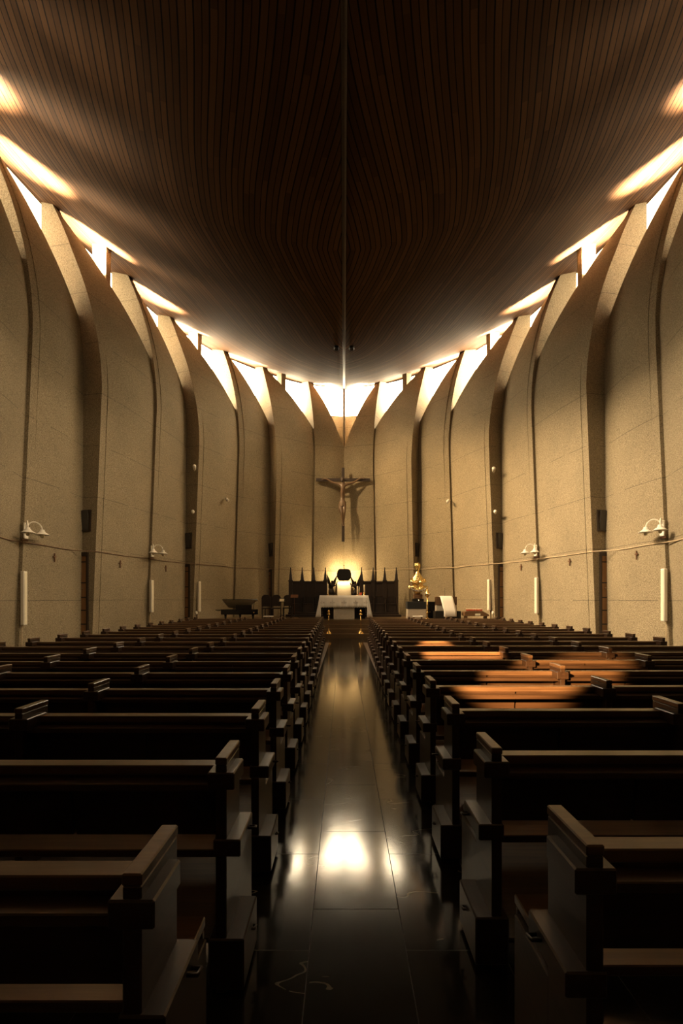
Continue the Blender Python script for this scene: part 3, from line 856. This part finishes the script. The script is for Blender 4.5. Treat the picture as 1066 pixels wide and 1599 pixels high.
# kneeling angels
def angel(label, px, s, py_b):
    Y = 24.75; X = (px-537)*Y/800
    z0 = z_at(py_b, Y)
    r = thing('angel_statue', label, 'statue', (CX+X, Y, DZ), group='bronze angels beside the tabernacle')
    h = z0-DZ
    mb = MB(); mb.box(-.20, .20, -.18, .18, 0, h-.06, .01); mb.box(-.23, .23, -.21, .21, h-.06, h, .01); mb.build('pedestal', M['stallwood'], r)
    J = [(0, 0, h+.02, .17, .15), (0, 0, h+.16, .17, .15), (-s*.02, 0, h+.30, .13, .11), (-s*.02, 0, h+.42, .085, .075), (0, 0, h+.52, .095, .075), (s*.02, 0, h+.60, .04), (s*.035, -.01, h+.68, .058, .062), (s*.04, -.01, h+.73, .05),
         (s*.09, -.07, h+.54, .045), (s*.19, -.11, h+.47, .034), (s*.26, -.10, h+.60, .026), (s*.28, -.10, h+.68, .022),
         (-s*.05, -.09, h+.53, .042), (s*.06, -.17, h+.46, .032), (s*.17, -.17, h+.55, .024), (s*.20, -.16, h+.61, .02),
         (s*.10, -.10, h+.10, .12, .10), (s*.20, -.10, h+.06, .07, .06)]
    E = [(0, 1), (1, 2), (2, 3), (3, 4), (4, 5), (5, 6), (6, 7), (4, 8), (8, 9), (9, 10), (10, 11), (4, 12), (12, 13), (13, 14), (14, 15), (1, 16), (16, 17)]
    skin_figure('body', J, E, M['bronze'], r, 2, 3)
    for ws, out in ((-s, [(.02, .44), (-.07, .30), (-.14, .36), (-.19, .54), (-.22, .76), (-.23, 1.06), (-.17, .93), (-.10, .78), (-.04, .62), (.0, .56)]),
                    (s, [(-.02, .46), (-.07, .40), (-.15, .46), (-.19, .60), (-.23, .80), (-.29, 1.02), (-.19, .88), (-.10, .74), (-.04, .62), (.0, .56)])):
        poly = [((x if ws < 0 else -x), h+z) for x, z in out]
        mb = MB(); mb.prism(poly, .07, .105)
        for q in range(4):                       # raised feather ribs
            f0 = Vector(((-.05-.03*q)*(1 if ws < 0 else -1), .066, h+.46+.02*q)); f1 = Vector(((-.12-.03*q)*(1 if ws < 0 else -1), .066, h+.62+.10*q)); mb.tube([f0, f1], [.012, .006], 6)
        mb.build('wing', M['bronze'], r)
    return r
angel('black bronze angel with raised wings kneeling left of the tabernacle', 517.5, 1, 930)
angel('black bronze angel with raised wings kneeling right of the tabernacle', 555.5, -1, 931)

# choir stalls with pinnacles
def stalls(label, xs, y):
    x0, x1 = xs[0], xs[-1]; cx = (x0+x1)/2
    r = thing('choir_stall', label, 'choir stall', (CX+cx, y, DZ), group='carved choir stalls behind the altar')
    a, b_ = x0-cx, x1-cx
    mb = MB(); mb.box(a-.05, b_+.05, -.75, .12, 0, .22, .008); mb.box(a-.14, b_+.14, -1.0, -.75, 0, .12, .008); mb.build('plinth', M['stallwood'], r)
    mb = MB(); mb.box(a, b_, 0, .08, .22, 1.76, .006)
    bp = mb.build('back_panel', M['stallwood'], r)
    mb = MB(); mb.box(a, b_, -.05, .10, 1.70, 1.79, .01); mb.build('cornice', M['stallwood'], r)
    for q in range(3):
        m0 = a+(b_-a)*q/3; m1 = a+(b_-a)*(q+1)/3
        mb = MB(); mb.box(m0+.06, m1-.06, -.018, .0, 1.0, 1.62, .006); mb.build('carved_panel', M['stallwood'], bp)
        mb = MB(); mb.box(m0+.04, m1-.04, -.48, 0, .60, .65, .008); mb.build('seat', M['stallwood'], r)
        mb = MB(); mb.box(m0+.05, m1-.05, -.44, -.40, .22, .60, .005); mb.build('seat_front', M['stallwood'], r)
    for q in range(4):
        X = a+(b_-a)*q/3
        mb = MB(); mb.box(X-.035, X+.035, -.50, 0, .22, .92, .006); mb.box(X-.05, X+.05, -.54, -.02, .92, .97, .01); mb.build('arm_rest', M['stallwood'], r)
        mb = MB()
        def sq(z0, h0, z1, h1):
            vs_ = [(X+sx*hh, .04+sy*hh, z) for z, hh in ((z0, h0), (z1, h1)) for sx, sy in ((-1, -1), (1, -1), (1, 1), (-1, 1))]
            mb.add(vs_, [(3,2,1,0), (4,5,6,7), (0,1,5,4), (1,2,6,5), (2,3,7,6), (3,0,4,7)])
        sq(.22, .095, 1.78, .095); sq(1.78, .115, 1.84, .115); sq(1.84, .085, 2.08, .06); sq(2.08, .075, 2.11, .075); sq(2.11, .055, 2.44, .018)
        mb.ball((X, .04, 2.46), .035)
        mb.build('pinnacle', M['stallwood'], r)
    return r
SY = 26.1
stalls('black oak choir stall with four pinnacles, left of the tabernacle', [(p-537)*SY/800 for p in (453.6, 470.7, 489.5, 507.8)], SY)
stalls('black oak choir stall with four pinnacles, right of the tabernacle', [(p-537)*SY/800 for p in (564.3, 583, 601.7, 618.6)], SY)

# crucifix
XY = 27.62
cz = 8.67
cru = thing('crucifix', 'large dark crucifix hanging high on the wall above the tabernacle', 'crucifix', (CX-.05, XY, 4.68))
mb = MB(); mb.box(-.075, .075, 0, .10, 0, 3.99, .008); mb.build('upright', M['crosswood'], cru)
mb = MB(); mb.box(-1.46, 1.46, -.02, .08, 3.25, 3.42, .008); mb.build('crossbar', M['crosswood'], cru)
for z in (.6, 3.0):
    mb = MB(); mb.tube([(0, .08, z), (0, .75, z)], .03, 8); mb.build('wall_fixing', M['bronze'], cru)
H = 3.13                                   # shoulder height
J = [(-.03, -.16, 2.12, .145, .11),        # 0 pelvis
     (-.05, -.15, 2.36, .120, .095), (-.03, -.17, 2.66, .165, .115), (-.01, -.16, 2.98, .150, .10), (-.005, -.18, 3.14, .062, .06),  # spine to neck
     (-.035, -.24, 3.27, .100, .115), (-.04, -.24, 3.38, .090, .10),   # head, hanging to one side
     (.20, -.14, 3.06, .075), (.58, -.11, 3.17, .056), (.88, -.08, 3.37, .040), (.98, -.07, 3.40, .038), (1.06, -.08, 3.40, .022),
     (-.22, -.14, 3.06, .075), (-.60, -.11, 3.19, .056), (-.92, -.08, 3.37, .040), (-1.02, -.07, 3.38, .038), (-1.10, -.08, 3.33, .022),
     (.07, -.17, 1.95, .115, .11), (.06, -.27, 1.55, .085), (.03, -.20, 1.10, .055), (.02, -.19, .98, .05), (.015, -.27, .82, .035),
     (-.12, -.17, 1.95, .115, .11), (-.09, -.29, 1.53, .085), (-.04, -.24, 1.10, .055), (-.02, -.24, .97, .05), (-.02, -.31, .82, .035)]
E = [(0, 1), (1, 2), (2, 3), (3, 4), (4, 5), (5, 6), (3, 7), (7, 8), (8, 9), (9, 10), (10, 11), (3, 12), (12, 13), (13, 14), (14, 15), (15, 16),
     (0, 17), (17, 18), (18, 19), (19, 20), (20, 21), (0, 22), (22, 23), (23, 24), (24, 25), (25, 26)]
fig = skin_figure('figure', J, E, M['flesh'], cru, 2, 0)
mb = MB(); mb.lathe([(.165, .0), (.185, .12), (.18, .24), (.155, .30)], 16, (-.03, -.17, 1.86), 1, .82, False)
mb.sheet([[(-.22, -.20, 2.10), (-.14, -.24, 2.14)], [(-.25, -.22, 1.85), (-.15, -.26, 1.85)], [(-.24, -.21, 1.55), (-.18, -.24, 1.52)]], (0, .02, 0)); mb.build('loincloth', M['loin'], fig)
mb = MB()
mb.lathe([(.112, -.05), (.122, .02), (.105, .10), (.05, .14), (.005, .15)], 14, (-.035, -.215, 3.29), 1, 1, False); mb.build('hair', M['crosswood'], fig)
mb = MB(); mb.lathe([(.022, 0), (.024, .02), (.010, .05)], 8, (-.04, -.37, 3.27)); mb.build('nose', M['flesh'], fig)
mb = MB(); mb.lathe([(.01, -.09), (.05, -.04), (.07, .03), (.055, .05)], 10, (-.037, -.31, 3.20)); mb.build('beard', M['crosswood'], fig)
for sx in (-1, 1):
    for q in range(4):
        hx = 1.06 if sx > 0 else 1.08; hz = 3.40 if sx > 0 else 3.345
        mb = MB(); mb.tube([(sx*hx, -.085, hz+.02-.014*q), (sx*(hx+.05), -.10, hz+.025-.018*q), (sx*(hx+.085-.01*abs(q-1)), -.12, hz+.012-.02*q)], [.0095, .009, .007], 6); mb.build('finger', M['flesh'], fig)
    mb = MB(); mb.tube([(sx*(hx-.05), -.09, hz+.03), (sx*(hx-.02), -.12, hz+.055), (sx*(hx+.02), -.135, hz+.055)], [.012, .010, .008], 6); mb.build('thumb', M['flesh'], fig)

# ------------------------------------------------------------------ right of the altar
GY = 22.9
gx = (652-537)*GY/800
ped = thing('statue_table', 'low stone table with a black cloth band carrying the golden statue', 'table', (CX+(649-537)*GY/800, GY, DZ))
mb = MB(); mb.box(-.40, .40, -.30, .30, 0, .50, .01); mb.build('base', M['stone'], ped)
mb = MB(); mb.box(-.415, .415, -.315, .315, .44, .76, .012); mb.build('black_cover', M['blackcloth'], ped)
st = thing('madonna_statue', 'gilded bell-shaped statue of a crowned robed figure on a black-topped table', 'statue', (CX+gx, GY, DZ+.762))
mb = MB(); mb.box(-.24, .24, -.20, .20, 0, .13, .01); mb.build('black_base', M['black'], st)
mb = MB(); mb.box(-.19, .19, -.16, .16, .13, .33, .012); mb.build('wood_plinth', M['brownwood'], st)
mb = MB(); mb.ball((.02, -.215, .06), .05); mb.build('rosette', M['silver'], st)
prof = [(.10, .33), (.13, .38), (.19, .46), (.24, .56), (.22, .66), (.235, .76), (.275, .88), (.285, .96), (.24, 1.05), (.17, 1.16), (.11, 1.26), (.06, 1.33), (.05, 1.36), (.078, 1.41), (.088, 1.46), (.08, 1.51), (.05, 1.55), (.01, 1.56)]
mb = MB(); mb.lathe(prof, 26, (0, 0, 0), 1, .75); mb.build('robed_body', M['gold'], st)
mb = MB(); mb.tube([(-.26, -.05, 1.0), (-.30, -.16, .90), (-.12, -.28, .82), (-.03, -.26, .86)], [.07, .065, .05, .035], 8); mb.build('sleeve', M['gold'], st)
mb = MB(); mb.tube([(.26, -.05, 1.0), (.30, -.16, .90), (.12, -.28, .84), (.03, -.26, .90)], [.07, .065, .05, .035], 8); mb.build('sleeve', M['gold'], st)
mb = MB()
for k in range(19):                          # crescent and clouds at the feet
    a = PI+PI*k/18; mb.ball((.37*math.cos(a), -.10+.10*math.sin(a), .56+.05*math.sin(5*a)+.08*abs(math.cos(a))), .075+.02*math.sin(3*a), 8)
mb.build('cloud_crescent', M['gold'], st)
mb = MB()
pts = [(.36*math.cos(PI+PI*k/14), -.20+.06*math.sin(PI+PI*k/14), .70-.22*abs(math.sin(PI*k/14))) for k in range(15)]
mb.tube(pts, [.01+.035*math.sin(PI*k/14) for k in range(15)], 8); mb.build('moon_crescent', M['silver'], st)
mb = MB(); mb.lathe([(.085, 1.52), (.10, 1.56), (.12, 1.64), (.105, 1.66), (.07, 1.70), (.02, 1.74)], 16); mb.build('crown', M['gold'], st)
mb = MB()
for k in range(14):
    a = 2*PI*k/14; mb.tube([(.10*math.cos(a), .04, 1.60+.10*math.sin(a)), (.165*math.cos(a), .04, 1.60+.165*math.sin(a))], [.016, .006], 6)
mb.tube([(.115*math.cos(2*PI*k/20), .04, 1.60+.115*math.sin(2*PI*k/20)) for k in range(21)], .016, 6); mb.build('halo', M['gold'], st)
# brass staff in front of the statue
LY = 22.35; lx = (667-537)*LY/800
r = thing('processional_staff', 'ornate brass staff with beaded stem standing beside the golden statue', 'staff', (CX+lx, LY, DZ))
mb = MB(); mb.lathe([(.13, 0), (.13, .02), (.05, .06), (.02, .09)], 16); mb.build('base', M['brass'], r)
mb = MB(); mb.lathe([(.018, .08), (.018, .22), (.05, .26), (.055, .30), (.02, .34), (.02, .38), (.045, .41), (.02, .45), (.018, .60), (.04, .63), (.02, .66), (.025, .95)], 14); mb.build('stem', M['brass'], r)
mb = MB(); mb.lathe([(.02, .94), (.08, 1.0), (.12, 1.08), (.10, 1.16), (.05, 1.2), (.07, 1.24), (.01, 1.32)], 16)
mb.build('head', M['brass'], r)
for k in range(6):
    a = 2*PI*k/6; mb = MB(); mb.ball((.12*math.cos(a), .12*math.sin(a), 1.09), .035, 8); mb.build('bead', M['silver'], r)
# black cabinet behind
cb = thing('black_cabinet', 'low black cabinet between the golden statue and the draped lectern', 'cabinet', (CX+(673.5-537)*23.2/800, 23.3, DZ))
mb = MB(); mb.box(-.17, .17, -.18, .18, 0, .76, .01); mb.build('body', M['black'], cb)
mb = MB(); mb.box(-.15, .15, -.192, -.18, .04, .72, .005); dr = mb.build('door', M['blackcloth'], cb)
mb = MB(); mb.ball((-.10, -.205, .30), .028); mb.build('knob', M['brass'], dr)
# draped lectern
AYB = 22.3; ax = (697-537)*AYB/800
am = thing('lectern', 'broad dark lectern draped with a white runner, right of the sanctuary', 'lectern', (CX+ax, AYB, DZ))
mb = MB(); mb.box(-.54, .56, -.30, .30, 0, .36, .01); mb.build('base', M['black'], am)
mb = MB(); mb.box(-.46, .44, .0, .28, .36, .62, .01); mb.build('body', M['stone'], am)
mb = MB(); mb.box(-.47, .45, -.02, .26, .62, .98, .01); mb.build('desk', M['brownwood'], am)
mb = MB(); mb.tube([(-.06, .1, .97), (-.06, .1, 1.28), (-.07, .02, 1.36)], .008, 6); mb.build('microphone', M['black'], am)
rn = thing('lectern_runner', 'white cloth runner sloping over the front of the dark lectern', 'cloth', (CX+ax, AYB, DZ))
rows = []
for k, (y, z, off) in enumerate(((.27, 1.0, -.03), (.05, .995, -.03), (-.06, .96, -.02), (-.16, .75, .02), (-.26, .52, .06), (-.33, .385, .09), (-.335, .30, .09), (-.335, .12, .09))):
    rows.append([(off-.27+.54*j/6, y+.004*math.sin(j*2.1+k), z) for j in range(7)])
mb = MB(); mb.sheet(rows, (0, -.012, .012)); mb.build('linen', M['cloth'], rn)
# votive stand
VY = 21.95; vx = (742-537)*VY/800
vt = thing('votive_stand', 'brown slope-sided votive candle stand near the right wall', 'votive stand', (CX+vx, VY, DZ))
mb = MB(); mb.prism([(-.52, .16), (.52, .16), (.50, .22), (.24, .36), (-.46, .36), (-.52, .32)], -.28, .28); mb.build('tray_body', M['brownwood'], vt)
for x in (-.42, .42):
    mb = MB(); mb.box(x-.03, x+.03, -.2, .2, 0, .16, .005); mb.build('leg', M['brownwood'], vt)
mb = MB(); mb.box(-.08, .14, -.292, -.279, .18, .26, .003); mb.build('label_plate', M['paper'], vt)
proto = None
nv = 0
for rrow in range(2):
    for q in range(11):
        x = -.38+.06*q; y = -.20+.20*rrow; nv += 1
        lab = 'small red votive candle in the row along the front of the brown stand' if rrow == 0 else 'small red votive candle in the row along the back of the brown stand'
        if proto is None or q == 0:
            pr = thing('votive_candle', lab, 'candle', (CX+vx+x, VY+y, DZ+.362), group='votive candles in the front row' if rrow == 0 else 'votive candles in the back row')
            mb = MB(); mb.lathe([(.018, 0), (.024, .05), (.024, .085)], 10); mb.build('cup', M['redglass'], pr)
            mb = MB(); mb.lathe([(.020, .08), (.020, .10), (.004, .108)], 10); mb.build('wax', M['wax'], pr); proto = pr
        else: dup(proto, (CX+vx+x, VY+y, DZ+.362))
# little white floodlight on the floor by the second slot
for side, px, lab in ((1, 769.5, 'tiny white floor light by the wall, beyond the votive stand'), (-1, 306.5, 'tiny white floor light by the left wall, near the far loudspeaker')):
    Y = 22.2; X = (px-537)*Y/800
    fl = thing('floor_light', lab, 'lamp', (CX+X, Y, DZ), group='tiny floor lights by the walls')
    mb = MB(); mb.tube([(0, 0, 0), (0, 0, .22)], .015, 6); mb.lathe([(.06, 0), (.06, .015), (.015, .02)], 10); mb.build('stand', M['black'], fl)
    mb = MB(); mb.lathe([(.03, .20), (.055, .24), (.06, .32), (.03, .35)], 12); mb.build('head', M['whitepaint'], fl)

# ------------------------------------------------------------------ left of the altar
PY = 22.3; pxx = (378-537)*PY/800
pn = thing('grand_piano', 'black grand piano with its lid raised, a pale reflection coloured on the underside, left of the sanctuary', 'piano', (CX+pxx, PY, DZ))
shape = [(-.78, -.62), (.70, -.62), (.74, -.30), (.66, .0), (.42, .22), (.30, .50), (.05, .72), (-.45, .78), (-.74, .60)]
mb = MB(); mb.prism(shape, .0+.22, .44, axis=2); mb.build('case', M['piano'], pn)
mb = MB(); mb.box(-1.02, -.70, -.60, .35, .40, .425, .006); mb.build('keyboard_lid', M['piano'], pn)
mb = MB(); mb.box(-.96, -.80, -.52, .30, .36, .40, .004); mb.build('keyboard', M['paper'], pn)
hinge_y, hinge_z = .62, .47
ang = math.radians(17)
lid_pts = [(-.72, -.66), (.76, -.66), (.74, -.50), (.52, -.15), (.34, .25), (.1, .58), (-.45, .62), (-.72, .56)]
def lidmap(x, y, t):
    d = hinge_y-y; return (x, hinge_y-d*math.cos(ang)+t*math.sin(ang), hinge_z+d*math.sin(ang)*1.0+t*math.cos(ang))
n = len(lid_pts)
mb = MB(); mb.add([lidmap(x, y, 0) for x, y in lid_pts]+[lidmap(x, y, .03) for x, y in lid_pts], [tuple(range(n)), tuple(range(2*n-1, n-1, -1))]+[(i, i+n, (i+1) % n+n, (i+1) % n) for i in range(n)])
lid = mb.build('lid', M['piano'], pn)
mb = MB(); ins = [(x*.96, y*.95) for x, y in lid_pts]
mb.add([lidmap(x, y, -.006) for x, y in ins]+[lidmap(x, y, -.001) for x, y in ins], [tuple(range(n)), tuple(range(2*n-1, n-1, -1))]+[(i, i+n, (i+1) % n+n, (i+1) % n) for i in range(n)])
mb.build('lid_underside', M['lid_reflection'], lid)
mb = MB(); mb.tube([(.55, -.45, .43), (.62, -.45, .80)], .012, 6); mb.build('lid_prop', M['piano'], pn)
mb = MB(); mb.box(-.25, .45, -.20, -.18, .44, .62, .006); mb.build('music_desk', M['piano'], pn)
for x, y in ((-.62, -.45), (.55, -.45), (-.2, .55)):
    mb = MB(); mb.tube([(x, y, .22), (x, y, .06), (x, y, 0)], [.055, .04, .03], 10); mb.build('leg', M['piano'], pn)
mb = MB(); mb.ball((.62, -.64, .30), .03); mb.build('caster_lock', M['brass'], pn)
# chairs behind the piano
def chair(label, px, Y, rz, m):
    X = (px-537)*Y/800
    r = thing('chair', label, 'chair', (CX+X, Y, DZ), rz, 'dark chairs beside the piano')
    mb = MB(); mb.box(-.22, .22, -.22, .22, .43, .48, .015); mb.build('seat', m, r)
    arc_ = [(-.21, .55), (.21, .55), (.215, .92), (.17, 1.02), (.09, 1.07), (-.09, 1.07), (-.17, 1.02), (-.215, .92)]
    mb = MB(); mb.prism(arc_, .19, .23); mb.build('backrest', m, r)
    for x in (-.19, .19):
        mb = MB(); mb.box(x-.018, x+.018, -.21, -.17, 0, .43, .004); mb.build('leg', M['stallwood'], r)
        mb = MB(); mb.box(x-.018, x+.018, .185, .225, 0, .60, .004); mb.build('leg', M['stallwood'], r)
    return r
chair('dark high-backed chair right beside the piano, first of the three', 418, 23.2, PI-.2, M['fabric'])
chair('dark high-backed chair in front of the far left slot, second beside the piano', 431.5, 23.75, PI+.1, M['fabric'])
chair('dark high-backed chair before the stalls, farthest of three from the piano', 449, 24.2, PI+.2, M['fabric'])
# music stands
def mstand(label, px, py, Y, paper):
    X = (px-537)*Y/800; z = z_at(py, Y)-DZ
    r = thing('music_stand', label, 'music stand', (CX+X, Y, DZ), group='music stands by the chairs')
    mb = MB(); mb.tube([(0, 0, .12), (0, 0, z-.06)], .014, 6); mb.build('pole', M['brownmetal'], r)
    for k in range(3):
        a = 2*PI*k/3+.4; mb = MB(); mb.tube([(0, 0, .16), (.26*math.cos(a), .26*math.sin(a), 0)], .009, 6); mb.build('leg', M['black'], r)
    mb = MB(); mb.sheet([[(-.17, -.06, z-.10), (.17, -.06, z-.10)], [(-.17, .06, z+.03), (.17, .06, z+.03)]], (0, -.006, .012), False); d_ = mb.build('desk', M['brownmetal'] if not paper else M['black'], r)
    mb = MB(); mb.box(-.17, .17, -.09, -.055, z-.112, z-.10, .002); mb.build('ledge', M['silver'], d_)
    if paper:
        s_ = MB(); s_.sheet([[(-.10, -.072, z-.09), (.10, -.072, z-.09)], [(-.10, .036, z+.025), (.10, .036, z+.025)]], (0, -.002, .003), False); o = s_.build('sheet_music', M['paper']); o.location = r.location
        tag(o, 'pale sheet of music on the stand between two dark chairs', 'sheet music')
    return r
mstand('thin music stand with an empty desk before the left choir stall', 459.5, 930, 23.4, False)
mstand('low black music stand holding a pale sheet between two chairs', 440, 936, 23.1, True)
# benches with pale seats just behind the front pews
for side, px, lab in ((-1, 419, 'low bench with a bright pale seat, left of the sanctuary before the chairs'), (1, 652, 'low bench with a bright pale seat, below the golden statue')):
    Y = 21.95; X = (px-537)*Y/800
    r = thing('low_bench', lab, 'bench', (CX+X, Y, DZ), group='low pale-seated benches')
    mb = MB(); mb.box(-.21, .21, -.12, .12, .11, .155, .012); mb.build('seat', M['cloth'], r)
    for x in (-.17, .17):
        mb = MB(); mb.box(x-.02, x+.02, -.1, .1, 0, .11, .004); mb.build('leg', M['brownwood'], r)
